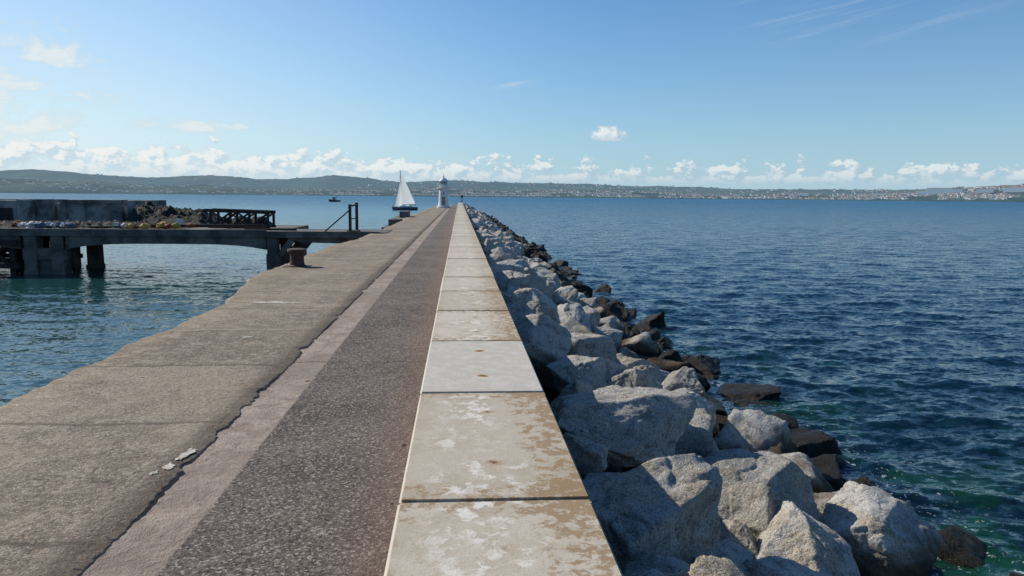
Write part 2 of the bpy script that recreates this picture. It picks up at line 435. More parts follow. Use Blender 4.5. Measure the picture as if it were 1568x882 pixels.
def deck_material():
    mat, nt, bs = new_mat('deck_concrete')
    pos = nt.new('ShaderNodeNewGeometry').outputs['Position']
    x, y, z = nt.sep(pos)
    flat = nt.comb(x, y, 0.0)
    big = nt.noise(flat, 0.55, 4, 0.6, 0.4)
    mid = nt.noise(flat, 3.2, 5, 0.72, 0.3)
    grit = nt.noise(flat, 16, 4, 0.8)
    fine = nt.noise(flat, 60, 2, 0.8)
    vn = nt.new('ShaderNodeTexVoronoi'); nt.put(vn.inputs['Vector'], flat); vn.inputs['Scale'].default_value = 55
    vcol = nt.sep(vn.outputs['Color'])[0]
    xw = nt.m('ADD', x, nt.m('MULTIPLY', nt.m('SUBTRACT', mid, 0.5), 0.10))
    darkm = nt.mr(xw, -1.925, -1.895)
    d = nt.mix(nt.mr(big, 0.35, 0.65), (0.090, 0.074, 0.067), (0.155, 0.125, 0.108))
    d = nt.mix(nt.mr(mid, 0.45, 0.7, 0, 0.5), d, (0.20, 0.16, 0.136))
    d = nt.mix(nt.mr(vcol, 0.72, 0.97, 0, 0.8), d, (0.38, 0.33, 0.29))
    d = nt.mix(nt.mr(vcol, 0.38, 0.05, 0, 0.8), d, (0.030, 0.025, 0.023))
    d = nt.mix(nt.m('MULTIPLY', nt.mr(nt.m('ADD', x, nt.m('MULTIPLY', grit, 0.4)), -0.9, -0.2), 0.5), d, (0.215, 0.140, 0.104))
    l = nt.mix(nt.mr(mid, 0.38, 0.62), (0.29, 0.228, 0.182), (0.43, 0.352, 0.288))
    l = nt.mix(nt.mr(grit, 0.52, 0.64, 0, 0.6), l, (0.18, 0.138, 0.108))
    l = nt.mix(nt.mr(fine, 0.55, 0.66, 0, 0.6), l, (0.16, 0.122, 0.098))
    l = nt.mix(nt.mr(nt.m('ADD', big, nt.m('MULTIPLY', mid, 0.3)), 0.62, 0.74, 0, 0.5), l, (0.21, 0.168, 0.132))
    col = nt.mix(darkm, l, d)
    yw = nt.m('ADD', y, nt.m('MULTIPLY', big, 0.6))
    seg = nt.m('FLOOR', nt.m('DIVIDE', yw, 2.7))
    wn = nt.new('ShaderNodeTexWhiteNoise', noise_dimensions='1D'); nt.put(wn.inputs['W'], seg)
    e = nt.mix(wn.outputs['Value'], (0.215, 0.168, 0.120), (0.34, 0.27, 0.20))
    e = nt.mix(nt.mr(big, 0.42, 0.58, 0, 0.7), e, (0.155, 0.120, 0.086))
    e = nt.mix(nt.mr(mid, 0.48, 0.60, 0, 0.7), e, (0.38, 0.31, 0.235))
    e = nt.mix(nt.mr(grit, 0.52, 0.62, 0, 0.6), e, (0.095, 0.073, 0.053))
    e = nt.mix(nt.mr(grit, 0.46, 0.36, 0, 0.55), e, (0.43, 0.36, 0.28))
    e = nt.mix(nt.mr(vcol, 0.75, 1.0, 0, 0.75), e, (0.50, 0.43, 0.35))
    e = nt.mix(nt.mr(fine, 0.53, 0.64, 0, 0.7), e, (0.065, 0.050, 0.037))
    fy = nt.m('ABSOLUTE', nt.m('SUBTRACT', nt.m('FRACT', nt.m('DIVIDE', yw, 2.7)), 0.5))
    e = nt.mix(nt.m('MULTIPLY', nt.mr(fy, 0.475, 0.499), 0.65), e, (0.08, 0.062, 0.046))
    # worn darker band beside the seam, and one along the outer edge
    e = nt.mix(nt.m('MULTIPLY', nt.mr(nt.m('ADD', x, nt.m('MULTIPLY', mid, 0.6)), -2.42, -2.22), 0.6), e, (0.11, 0.084, 0.060))
    e = nt.mix(nt.m('MULTIPLY', nt.mr(nt.m('ADD', x, nt.m('MULTIPLY', mid, 1.0)), -3.9, -4.9), 0.35), e, (0.15, 0.125, 0.078))
    leftm = nt.mr(z, ZD + 0.004, ZD + 0.009)
    col = nt.mix(leftm, col, e)
    yc = nt.m('ADD', y, nt.m('MULTIPLY', nt.m('SUBTRACT', mid, 0.5), 0.30))
    fr = nt.m('ABSOLUTE', nt.m('SUBTRACT', nt.m('FRACT', nt.m('DIVIDE', nt.m('SUBTRACT', yc, 6.8), 8.0)), 0.5))
    cr = nt.m('MULTIPLY', nt.mr(fr, 0.0022, 0.0006), nt.m('SUBTRACT', 1.0, leftm))
    ph = nt.mr(nt.noise(flat, 4.3, 2, 0.5), 0.73, 0.745)
    cr = nt.m('MAXIMUM', cr, ph)
    ve = nt.voro(nt.vm('ADD', flat, nt.vm('SCALE', nt.noise(flat, 2.0, 4, color=True), scale=0.8)), 0.36, 'DISTANCE_TO_EDGE')
    hair = nt.m('MULTIPLY', nt.mr(ve, 0.005, 0.001), nt.m('MULTIPLY', leftm, nt.mr(big, 0.46, 0.54)))
    cr = nt.m('MAXIMUM', cr, nt.m('MULTIPLY', hair, 0.6))
    col = nt.mix(nt.m('MULTIPLY', cr, 0.85), col, (0.025, 0.02, 0.016))
    nt.put(bs.inputs['Base Color'], col)
    bs.inputs['Roughness'].default_value = 0.9
    bs.inputs['Specular IOR Level'].default_value = 0.25
    h = nt.m('ADD', nt.m('MULTIPLY', mid, 1.1), nt.m('ADD', nt.m('MULTIPLY', fine, 0.3), nt.m('MULTIPLY', grit, 0.6)))
    nt.put(bs.inputs['Normal'], nt.bump(h, 1.0, 0.04))
    return mat
deck_m = deck_material()
wall_m = simple_mat('quay_wall_stone', (0.16, 0.145, 0.12), (0.30, 0.27, 0.23), 1.2, bump=0.8, bdist=0.05, bscale=6)

def edge_x(y):
    b = np.interp(y, [-8, 17, 19.5, 22, 36, 41, 60, 75, 78, 192], [-5.2, -5.25, -5.6, -6.05, -6.1, -5.6, -5.5, -5.5, -5.9, -5.9])
    return b + 0.14 * mnoise.noise(Vector((y * 0.9, 3.3, 0))) + 0.08 * mnoise.noise(Vector((y * 3.7, 1.3, 0)))
def seam_x(y):
    chip = max(0.0, mnoise.noise(Vector((y * 2.6, 17.7, 0))) - 0.22) * 0.22
    return -2.39 - chip + 0.018 * mnoise.noise(Vector((y * 0.8, 7.7, 0))) + 0.018 * mnoise.noise(Vector((y * 3.1, 2.0, 0))) + 0.030 * mnoise.noise(Vector((y * 13, 4.0, 0)))
def seam_h(y):   # the step between the two pours comes and goes
    return 0.012 + 0.018 * min(1.0, max(0.0, 0.55 + 1.6 * mnoise.noise(Vector((y * 0.9, 31.0, 0)))))

ys = []
yv = -8.0
while yv < END:
    ys.append(yv); yv += 0.025 if yv < 15 else (0.15 if yv < 40 else 0.6)
ys.append(END)
co = []
for y in ys:
    for x in (-2.95, -2.2, -1.5, -0.9, XL):
        co.append((x, y, ZD))
grid_mesh('walkway', np.array(co), len(ys), 5, deck_m, bw_, smooth=False)
co = []
for y in ys:
    e = edge_x(y); s = seam_x(y); hh = seam_h(y)
    lump = 0.018 * mnoise.noise(Vector((y * 0.7, 9, 0)))
    row = [(e - 0.05, y, -1.5), (e - 0.02, y, ZD - 0.35), (e + 0.02, y, ZD - 0.04 + lump), (e + 0.10, y, ZD + 0.028 + lump)]
    for t in (0.25, 0.5, 0.75, 0.92):
        xx = e + 0.1 + (s - e - 0.1) * t
        row.append((xx, y, ZD + 0.029 + 0.004 * mnoise.noise(Vector((xx * 0.8, y * 0.8, 1)))))
    row += [(s - 0.015, y, ZD + hh), (s, y, ZD + hh * 0.6), (s + 0.01, y, ZD - 0.02)]
    co += row
grid_mesh('quay_apron', np.array(co), len(ys), 11, deck_m, bw_, smooth=False)
bm = bmesh.new(); box(bm, -5.9, XR, END, END + 4.0, -1.5, ZD - 0.01); from_bm('pier_head', bm, wall_m, bw_)

mort = simple_mat('mortar', (0.30, 0.26, 0.21), (0.60, 0.56, 0.49), 14, bump=0.5)
bm = bmesh.new()
def patch(cx, cy, rx, ry, zz, seed, rot=0.0):
    vs = []
    for k in range(60):
        a = 2 * math.pi * k / 60
        r = 1 + 0.9 * mnoise.noise(Vector((math.cos(a) * 1.3, math.sin(a) * 1.3, seed))) + 0.5 * mnoise.noise(Vector((math.cos(a) * 5, math.sin(a) * 5, seed)))
        u, v = rx * r * math.cos(a), ry * r * math.sin(a)
        vs.append(bm.verts.new((cx + u * math.cos(rot) - v * math.sin(rot), cy + u * math.sin(rot) + v * math.cos(rot), zz)))
    bm.faces.new(vs)
patch(-2.50, 6.85, 0.05, 0.15, ZD + 0.036, 1.4, -.2); patch(-2.53, 6.52, 0.04, 0.07, ZD + 0.036, 2.7, .3); patch(-2.60, 6.36, 0.025, 0.045, ZD + 0.036, 3.9)
patch(-4.2, 16.7, 0.42, 0.16, ZD + 0.037, 4.2); patch(-3.5, 12.6, 0.10, 0.05, ZD + 0.037, 5.6)
from_bm('mortar_patch', bm, mort, bw_)

def slab_material():
    mat, nt, bs = new_mat('parapet_concrete')
    pos = nt.new('ShaderNodeNewGeometry').outputs['Position']
    x, y, z = nt.sep(pos)
    v = nt.m('DIVIDE', nt.m('SUBTRACT', y, S0), SP)
    sid = nt.m('FLOOR', v); fv = nt.m('FRACT', v)
    wn = nt.new('ShaderNodeTexWhiteNoise', noise_dimensions='1D'); nt.put(wn.inputs['W'], sid)
    tone = wn.outputs['Value']; tn2 = nt.sep(wn.outputs['Color'])[1]
    clean = nt.mr(nt.m('ABSOLUTE', nt.m('SUBTRACT', sid, 2.0)), 0.4, 0.6, 1.0, 0.0)
    flat = nt.comb(x, y, nt.m('MULTIPLY', sid, 3.7))
    big = nt.noise(flat, 2.0, 5, 0.62, 0.3); mid = nt.noise(flat, 6.5, 5, 0.72, 0.3); fine = nt.noise(flat, 60, 2, 0.75)
    m2 = nt.noise(nt.comb(x, y, nt.m('MULTIPLY', sid, 1.7)), 11, 5, 0.75, 0.2)
    col = nt.mix(tone, (0.44, 0.385, 0.305), (0.55, 0.495, 0.405))
    col = nt.mix(nt.mr(big, 0.40, 0.62, 0, 0.6), col, (0.39, 0.325, 0.235))
    col = nt.mix(nt.mr(m2, 0.5, 0.64, 0, 0.5), col, (0.60, 0.55, 0.47))
    dirt = nt.m('SUBTRACT', 1.0, nt.m('MULTIPLY', clean, 0.85))
    near = nt.mr(y, 9, 22, 1.0, 0.45)
    ctr = nt.mr(nt.m('ABSOLUTE', nt.m('SUBTRACT', x, 0.15)), 0.12, 0.46, 1.0, 0.0)
    lime = nt.m('MULTIPLY', nt.mr(mid, 0.50, 0.57), nt.m('MULTIPLY', nt.mr(big, 0.46, 0.58), nt.m('MULTIPLY', ctr, dirt)))
    col = nt.mix(nt.m('MULTIPLY', lime, 0.8), col, (0.72, 0.69, 0.62))
    er = nt.m('ADD', nt.mr(x, 0.20, 0.70), nt.m('MULTIPLY', nt.mr(nt.m('ABSOLUTE', nt.m('SUBTRACT', fv, 0.5)), 0.30, 0.5), 0.6))
    er = nt.m('ADD', er, nt.mr(x, -0.18, -0.32, 0, 0.35))
    rust = nt.m('MULTIPLY', nt.mr(nt.m('ADD', m2, nt.m('MULTIPLY', er, 0.14)), 0.56, 0.68), nt.m('MULTIPLY', nt.m('MULTIPLY', dirt, near), nt.mr(er, 0.05, 0.5, 0.15, 1.0)))
    col = nt.mix(nt.m('MULTIPLY', rust, 0.78), col, (0.25, 0.148, 0.060))
    col = nt.mix(nt.m('MULTIPLY', clean, 0.9), col, nt.mix(nt.mr(mid, 0.4, 0.65), (0.46, 0.43, 0.37), (0.54, 0.51, 0.45)))
    yy = nt.m('MULTIPLY', nt.m('SUBTRACT', nt.m('ABSOLUTE', nt.m('SUBTRACT', fv, 0.5)), 0.245), SP)
    dd = nt.vm('LENGTH', nt.comb(nt.m('SUBTRACT', x, 0.215), yy, 0.0))
    dd = nt.m('ADD', dd, nt.m('MULTIPLY', nt.m('SUBTRACT', m2, 0.5), 0.13))
    halo = nt.m('MULTIPLY', nt.mr(dd, 0.07, 0.02), nt.m('MAXIMUM', clean, nt.mr(tn2, 0.5, 0.7, 0.15, 0.7)))
    col = nt.mix(halo, col, (0.30, 0.13, 0.05))
    spot = nt.m('MULTIPLY', nt.mr(dd, 0.022, 0.014), nt.m('MAXIMUM', clean, nt.mr(tn2, 0.5, 0.7, 0.2, 1.0)))
    col = nt.mix(spot, col, (0.07, 0.035, 0.02))
    col = nt.mix(nt.mr(fine, 0.56, 0.68, 0, 0.45), col, (0.27, 0.215, 0.155))
    col = nt.mix(nt.m('MULTIPLY', nt.mr(nt.m('ADD', x, nt.m('MULTIPLY', mid, 0.02)), -0.300, -0.312), 0.8), col, (0.72, 0.66, 0.56))  # sunlit left chamfer painted as a pale line
    nt.put(bs.inputs['Base Color'], col); bs.inputs['Roughness'].default_value = 0.9
    bs.inputs['Specular IOR Level'].default_value = 0.15
    h = nt.m('ADD', nt.m('MULTIPLY', mid, 0.5), nt.m('MULTIPLY', fine, 0.25))
    nt.put(bs.inputs['Normal'], nt.bump(h, 0.6, 0.014))
    return mat
slab_m = slab_material()
bm = bmesh.new()
k = -4
while S0 + k * SP < END - 2.3:
    y0 = S0 + k * SP
    g = 0.011
    zj = random.uniform(-0.006, 0.006); xj = random.uniform(-0.006, 0.006)
    box(bm, XL + xj, XR + xj, y0 + g, y0 + SP - g, ZS - 0.2, ZS + zj)
    k += 1
bmesh.ops.bevel(bm, geom=[e for e in bm.edges if (e.verts[0].co.z > ZS - 0.1 and e.verts[1].co.z > ZS - 0.1)], offset=0.014, segments=2, affect='EDGES')
from_bm('parapet_coping', bm, slab_m, bw_)
bm = bmesh.new()
box(bm, XL + 0.02, XR - 0.03, -7, END - 2.5, -1.0, ZS - 0.202)
from_bm('parapet_wall', bm, wall_m, bw_)

# ------------------------------------------------------------------ armour stones
def rock_material():
    mat, nt, bs = new_mat('granite')
    pos = nt.new('ShaderNodeNewGeometry').outputs['Position']
    rnd = nt.new('ShaderNodeObjectInfo').outputs['Random']
    n1 = nt.noise(pos, 1.5, 4, 0.6, 0.3); n2 = nt.noise(pos, 5, 6, 0.75, 0.5)
    sp = nt.noise(pos, 48, 3, 0.85)
    col = nt.mix(rnd, (0.36, 0.34, 0.30), (0.60, 0.575, 0.525))
    col = nt.mix(nt.m('MULTIPLY', nt.mr(n1, 0.48, 0.60), nt.mr(nt.m('FRACT', nt.m('MULTIPLY', rnd, 7.3)), 0.3, 0.8, 0.25, 0.8)), col, (0.47, 0.365, 0.235))
    col = nt.mix(nt.mr(n2, 0.51, 0.62, 0, 0.72), col, (0.17, 0.165, 0.15))
    col = nt.mix(nt.mr(n2, 0.46, 0.36, 0, 0.5), col, (0.62, 0.60, 0.55))
    col = nt.mix(nt.mr(sp, 0.53, 0.61, 0, 0.7), col, (0.09, 0.09, 0.09))
    col = nt.mix(nt.mr(sp, 0.46, 0.38, 0, 0.6), col, (0.68, 0.65, 0.60))
    x, y, z = nt.sep(pos)
    zz = nt.m('ADD', z, nt.m('MULTIPLY', nt.m('SUBTRACT', n1, 0.5), 1.0))
    col = nt.mix(nt.mr(zz, 1.40, 1.0, 0, 0.85), col, (0.10, 0.058, 0.018))
    col = nt.mix(nt.mr(zz, 1.15, 0.75, 0, 0.96), col, (0.012, 0.011, 0.008))
    nt.put(bs.inputs['Base Color'], col)
    nt.put(bs.inputs['Roughness'], nt.mr(zz, 0.3, 0.9, 0.45, 0.88))
    bs.inputs['Specular IOR Level'].default_value = 0.2
    h = nt.m('ADD', n2, nt.m('MULTIPLY', sp, 0.16))
    nt.put(bs.inputs['Normal'], nt.bump(h, 1.0, 0.11))
    return mat
rock_m = rock_material()

def rock_mesh(seed, sub):
    r_ = np.random.RandomState(seed)
    bm = bmesh.new(); bmesh.ops.create_icosphere(bm, subdivisions=sub, radius=1.0)
    V = np.array([v.co[:] for v in bm.verts])
    npl = 10
    pn = r_.normal(size=(npl, 3)); pn /= np.linalg.norm(pn, axis=1)[:, None]
    ph = r_.uniform(0.50, 0.78, npl)
    ax = np.array([[1, 0, 0], [-1, 0, 0], [0, 1, 0], [0, -1, 0], [0, 0, 1], [0, 0, -1]], float) + r_.normal(0, 0.30, (6, 3))
    ax /= np.linalg.norm(ax, axis=1)[:, None]
    pn = np.vstack([pn, ax]); ph = np.concatenate([ph, r_.uniform(0.56, 0.82, 6)])
    p = 140
    dots = np.maximum(V @ pn.T, 0) / ph
    rad = np.minimum((dots ** p).sum(1) ** (-1 / p), 1.18)
    V2 = V * rad[:, None]
    for i, v in enumerate(bm.verts):
        c = Vector(V2[i]); s = seed * 3.17
        n1 = mnoise.noise(c * 1.6 + Vector((s, 0, 0))) * 0.04
        f = mnoise.noise(c * 2.6 + Vector((0, s, 0)))
        n2 = (round(f * 5) / 5 * 0.8 + f * 0.2) * 0.13
        rg = -max(0, 0.06 - abs(mnoise.noise(c * 2.0 + Vector((0, 0, s))))) * 0.8
        n3 = mnoise.noise(c * 9 + Vector((s, s, 0))) * 0.026 + mnoise.noise(c * 22 + Vector((s, s, 0))) * 0.010
        v.co = c * (1.21 + n1 + n2 + n3 + rg)
    sc = Vector((1.0, r_.uniform(0.75, 0.98), r_.uniform(0.62, 0.85)))
    for v in bm.verts: v.co = Vector((v.co.x * sc.x, v.co.y * sc.y, v.co.z * sc.z))
    me = bpy.data.meshes.new('boulder'); bm.to_mesh(me); bm.free()
    me.polygons.foreach_set('use_smooth', [sub >= 5] * len(me.polygons))
    me.materials.append(rock_m)
    return me
hi = [rock_mesh(300 + i, 6 if i < 5 else 5) for i in range(9)]
lo = [rock_mesh(400 + i, 4) for i in range(9)]
rip = empty('rock_armour')
def put_rock(x, y, z, r, rot=None, hires=False, idx=None, parent=rip, sc=None):
    me = (hi if hires else lo)
    me = me[(idx if idx is not None else random.randrange(99)) % len(me)]
    o = bpy.data.objects.new('boulder', me)
    o.location = (x, y, z)
    o.rotation_euler = rot or (random.uniform(-.7, .7), random.uniform(-.7, .7), random.uniform(0, 6.28))
    s = sc or (random.uniform(.9, 1.2), random.uniform(.8, 1.05), random.uniform(.85, 1.15))
    o.scale = (r * s[0], r * s[1], r * s[2])
    link(o, parent)

manual = [
    (1.80, 6.75, 1.85, 0.90, 0, (0.25, 0.15, 0.3), (1.0, 1.0, 1.2)),
    (3.45, 8.35, 1.38, 0.95, 1, (0.15, 0.25, 1.1), (1.05, 0.9, 0.95)),
    (3.50, 6.95, 1.28, 0.75, 2, (-0.3, 0.2, 2.0), (1.0, 0.9, 1.15)),
    (4.75, 7.85, 1.05, 0.84, 3, (0.2, 0.1, 0.6), (1.0, 1.0, 0.95)),
    (1.95, 9.1, 2.08, 1.00, 4, (0.1, 0.22, 0.2), (1.1, 0.85, 0.9)),
    (2.85, 9.6, 1.60, 0.68, 5, (0.3, 0.1, 2.3), (1.0, 1.0, 1.0)),
    (5.95, 11.9, 0.05, 0.85, 6, (0, 0.1, 1.2), (1.1, 0.8, 0.8)),
    (2.55, 10.9, 2.10, 0.50, 0, (0.5, 0.5, 1.7), (1, 1, 1.1)),
    (3.6, 11.6, 1.50, 0.62, 1, (0.4, 0.5, 2.9), (0.9, 1.1, 1)),
    (1.98, 11.2, 2.18, 0.66, 2, (0.2, 0.0, 0.9), (1.1, 0.9, 0.85)),
    (5.5, 13.9, 0.25, 0.85, 3, (0.2, 0.2, 1.9), (1, 1, 0.9)),
    (2.1, 12.9, 2.15, 0.70, 5, (0.3, 0.1, 0.1), (1, 0.9, 0.9)),
    (4.6, 10.2, 0.8, 0.80, 6, (0.2, 0.2, 0.1), (1, 1, 0.9)),
    (1.75, 5.2, 1.6, 0.80, 3, (0.2, 0.2, 1.1), (1, 1, 1)),
]
for (x, y, z, r, i, rot, sc) in manual:
    put_rock(x, y, z, r, rot, True, i, sc=sc)
rows = 7
for j in range(rows):
    y = 1.0 + random.uniform(0, 1)
    while y < END + 2:
        x = 1.32 + j * 0.90 + random.uniform(-0.25, 0.25)
        u_ = random.random()
        r = random.uniform(0.48, 0.78) if u_ < 0.8 else random.uniform(0.8, 1.05)
        top = 2.85 - (x - 1.2) * 0.535 + random.uniform(-0.40, 0.36)
        if all((x - m_[0]) ** 2 + (y - m_[1]) ** 2 > (0.74 * (r + m_[3])) ** 2 for m_ in manual):
            z = top - r * 0.70
            if j == 0: x = max(x, 0.78 + r * 0.70)
            put_rock(x, y, z, r, hires=(y < 22))
        y += random.uniform(0.9, 1.4)
for _ in range(420):
    y = 3 + (END - 3) * random.random() ** 1.7; x = random.uniform(1.2, 6.6)
    put_rock(x, y, 2.15 - (x - 1.2) * 0.52, random.uniform(0.25, 0.5), hires=y < 18)
for _ in range(170):
    y = random.uniform(6, END); x = random.uniform(6.4, 7.6)
    put_rock(x, y, random.uniform(-0.5, -0.15), random.uniform(0.5, 0.85), hires=y < 18)
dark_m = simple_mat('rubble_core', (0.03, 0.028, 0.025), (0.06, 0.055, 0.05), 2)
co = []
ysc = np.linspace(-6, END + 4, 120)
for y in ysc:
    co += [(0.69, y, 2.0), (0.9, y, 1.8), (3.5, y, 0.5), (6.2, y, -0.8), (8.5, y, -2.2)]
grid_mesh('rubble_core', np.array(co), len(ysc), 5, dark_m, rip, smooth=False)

rub = empty('harbour_rubble')
for (x, y, z, r) in ((-6.35, 21.0, 1.5, .55), (-6.6, 22.3, 1.2, .7), (-7.0, 23.6, 1.2, .6), (-6.6, 24.2, 1.7, .6), (-7.2, 25.5, .9, .6), (-6.7, 26.5, 1.3, .7), (-7.4, 24.4, .9, .6)):
    put_rock(x, y, z, r, parent=rub)
for y in np.arange(10, 130, 1.3):
    put_rock(edge_x(y) - random.uniform(.2, .8), y, random.uniform(-.2, .8), random.uniform(.5, .8), parent=rub)

# ------------------------------------------------------------------ mooring bollard
rust_m = simple_mat('rusty_iron', (0.030, 0.017, 0.012), (0.085, 0.040, 0.022), 9, rough=0.8, bump=0.6, bdist=0.01, bscale=40)
bm = bmesh.new()
lathe(bm, [(0.30, 0.0), (0.30, 0.04), (0.245, 0.07), (0.225, 0.2), (0.225, 0.36), (0.25, 0.44), (0.30, 0.48), (0.315, 0.53), (0.30, 0.585), (0.22, 0.605), (0.08, 0.615)], 40, (-5.38, 25.3, ZD + 0.02))
box(bm, -5.78, -4.98, 24.9, 25.7, ZD - 0.02, ZD + 0.045)
from_bm('mooring_bollard', bm, rust_m, smooth=False)

# ------------------------------------------------------------------ jetty
jc = simple_mat('jetty_concrete', (0.055, 0.052, 0.046), (0.145, 0.138, 0.122), 0.9, bump=0.8, bdist=0.05, bscale=5)
jw = simple_mat('weathered_wall', (0.06, 0.062, 0.06), (0.30, 0.295, 0.28), 0.6, bump=0.8, bdist=0.05, bscale=4)
jd = simple_mat('dark_timber', (0.012, 0.010, 0.009), (0.035, 0.028, 0.022), 2, bump=0.6)
jdeb = simple_mat('seaweed_debris', (0.005, 0.006, 0.004), (0.016, 0.016, 0.010), 1.5, bump=1.0, bdist=0.15, bscale=6)
jet = empty('jetty')
YF = 47.5
bm = bmesh.new()
box(bm, -11.6, -4.6, YF, YF + 5.0, 2.32, 2.66)
prism_xz(bm, [(-10.9, 2.318), (-9.8, 2.02), (-6.4, 1.95), (-5.2, 2.0), (-4.6, 2.318)], YF + 0.25, YF + 4.7)
box(bm, -46, -11.603, YF, YF + 11.5, 2.36, 2.66)
def girder(xa, xb, y0, y1):
    n = 14; pts = []
    for i in range(n + 1):
        t = i / n
        pts.append((xa + (xb - xa) * t, 1.90 - 0.34 * (2 * t - 1) ** 4))
    poly = [(xb, 2.358), (xa, 2.358)] + pts
    prism_xz(bm, poly, y0, y1)
for yy in (YF + 0.12, YF + 5.0, YF + 9.5):
    girder(-24.0, -12.0, yy, yy + 0.6)
for yy in (YF + 0.12, YF + 7):
    girder(-46, -26.7, yy, yy + 0.5)
box(bm, -46, -12.0, YF + 0.03, YF + 0.30, 2.662, 2.80)
box(bm, -12.0, -5.0, YF + 0.03, YF + 0.20, 2.662, 2.72)
from_bm('deck_slab', bm, jc, jet)
bm = bmesh.new()
for x in (-11.95,):
    for yy in (YF + 0.15, YF + 3.6, YF + 8):
        box(bm, x, x + 0.62, yy, yy + 0.7, 1.3, 2.355, jit=0.01)
        box(bm, x - 0.05, x + 0.7, yy - 0.05, yy + 0.75, -1.5, 1.3, jit=0.02)
        beam(bm, (x + 0.7, yy + .3, 1.2), (x + 1.5, yy + .3, 2.2), 0.35)
for yy in (YF + 0.15, YF + 4.5):
    for x in (-26.5, -24.9):
        box(bm, x, x + 0.75, yy, yy + 0.8, 0.2, 2.34, jit=0.02)
        box(bm, x - 0.05, x + 0.8, yy - 0.05, yy + 0.85, -1.5, 0.2, jit=0.02)
box(bm, -26.6, -24.0, YF + 0.2, YF + 0.75, 0.9, 1.6)
box(bm, -25.70, -24.95, YF + 0.32, YF + 0.72, -1.5, 0.88)
from_bm('support_pier', bm, jc, jet)
bm = bmesh.new()
for yy in (YF + 0.3, YF + 4, YF + 8):
    for x in (-45, -42, -39, -36, -33, -30.6, -28.8, -27.2):
        beam(bm, (x, yy, -1.5), (x, yy, 2.35), 0.32)
    for x in (-42, -39, -36, -33, -30.6, -28.4, -27.0):
        beam(bm, (x - 0.1, yy - .05, 2.1), (x - 2.2, yy - .05, 0.5), 0.2)
        beam(bm, (x - 2.2, yy - .25, 2.1), (x - 0.1, yy - .25, 0.5), 0.2)
    beam(bm, (-46, yy - 0.38, 0.55), (-26.7, yy - 0.38, 0.55), 0.3)
    beam(bm, (-46, yy - 0.38, 1.95), (-26.7, yy - 0.38, 1.95), 0.3)
from_bm('timber_trestle', bm, jd, jet)

bm = bmesh.new()
YB = YF + 8.5
sc = YB / 1150
def XP(p): return (p - 703) * sc
box(bm, XP(-260), XP(58), YB, YB + 0.35, 2.661, 4.42, jit=0.02)
box(bm, XP(60), XP(106), YB - 0.15, YB + 0.25, 2.661, 4.46, jit=0.02)
box(bm, XP(107.5), XP(113), YB - 0.5, YB - 0.2, 2.661, 4.52, jit=0.01)
box(bm, XP(125), XP(132), YB - 0.6, YB + 0.3, 2.661, 4.50, jit=0.02)
box(bm, XP(132.3), XP(209), YB - 0.3, YB + 0.2, 2.661, 4.25, jit=0.03)
box(bm, XP(131), XP(212), YB - 0.42, YB + 0.35, 4.26, 4.50, jit=0.03)
box(bm, XP(155), XP(158), YB - 0.42, YB - 0.31, 2.9, 4.1)
box(bm, XP(114), XP(124.5), YB + 0.1, YB + 0.3, 2.661, 4.25, jit=0.02)
box(bm, XP(-260), XP(213), YB + 7, YB + 7.4, 2.3, 4.45, jit=0.02)
box(bm, XP(206), XP(212), YB + 0.36, YB + 7, 2.3, 4.46, jit=0.02)
for p in (10, 32, 83, 180):
    box(bm, XP(p), XP(p + 3), YB - 0.28, YB - 0.16 if p != 180 else YB - .31, 2.7, 4.3)
from_bm('ruined_wall', bm, jw, jet)
bm = bmesh.new()
box(bm, XP(-10), XP(24), YB - 0.32, YB - 0.02, 2.7, 4.15, jit=0.03)  # two dark panels stand in for shade in the wall recesses
box(bm, XP(26), XP(52), YB - 0.2, YB - 0.02, 2.7, 3.9, jit=0.03)
beam(bm, (XP(-4), YB - 1.5, 2.7), (XP(24), YB - 1.5, 4.5), 0.14)
beam(bm, (XP(-24), YB - 1.5, 2.7), (XP(4), YB - 1.5, 4.5), 0.12)
beam(bm, (XP(20), YB - 1.4, 2.7), (XP(20), YB - 1.4, 4.4), 0.14)
from_bm('timber_and_recess_shade', bm, jd, jet)

def heap(name, x0, x1, y0, y1, zb, hf, mat, seed, step=0.12, parent=jet):
    nx = int((x1 - x0) / step) + 1; ny = int((y1 - y0) / step) + 1
    co = []
    for i in range(nx):
        for j in range(ny):
            x = x0 + (x1 - x0) * i / (nx - 1); y = y0 + (y1 - y0) * j / (ny - 1)
            u = (x - x0) / (x1 - x0); v = (y - y0) / (y1 - y0)
            env = min(1, 9 * u) * min(1, 5 * (1 - u)) * min(1, 3 * v) * min(1, 3 * (1 - v))
            h = hf(u) * env * (0.85 + 0.3 * mnoise.noise(Vector((x * 0.9, y * 0.9, seed)))) + env * (0.22 * mnoise.noise(Vector((x * 2.8, y * 2.8, seed))) + 0.22 * mnoise.noise(Vector((x * 8, y * 8, seed))))
            co.append((x, y, zb + max(h, -0.05)))
    return grid_mesh(name, np.array(co), nx, ny, mat, parent, smooth=False)
heap('debris_mound', XP(208), XP(350), YB - 2, YB + 5, 2.66, lambda u: 1.75 * (1 - 0.5 * u), jdeb, 3.0)
heap('debris_spread', XP(20), XP(330), YF + 1.2, YB - 1.0, 2.66, lambda u: 0.38, jdeb, 8.0)
heap('debris_back', XP(300), XP(420), YB + 1.5, YB + 4, 2.4, lambda u: 0.9, jdeb, 12.0)
bag_cols = [('white_bags', (0.40, 0.40, 0.39), (0.62, 0.62, 0.6)), ('yellow_net', (0.35, 0.21, 0.04), (0.50, 0.33, 0.08)), ('orange_rope', (0.26, 0.09, 0.02), (0.18, 0.06, 0.02)), ('blue_net', (0.06, 0.09, 0.13), (0.09, 0.12, 0.17))]
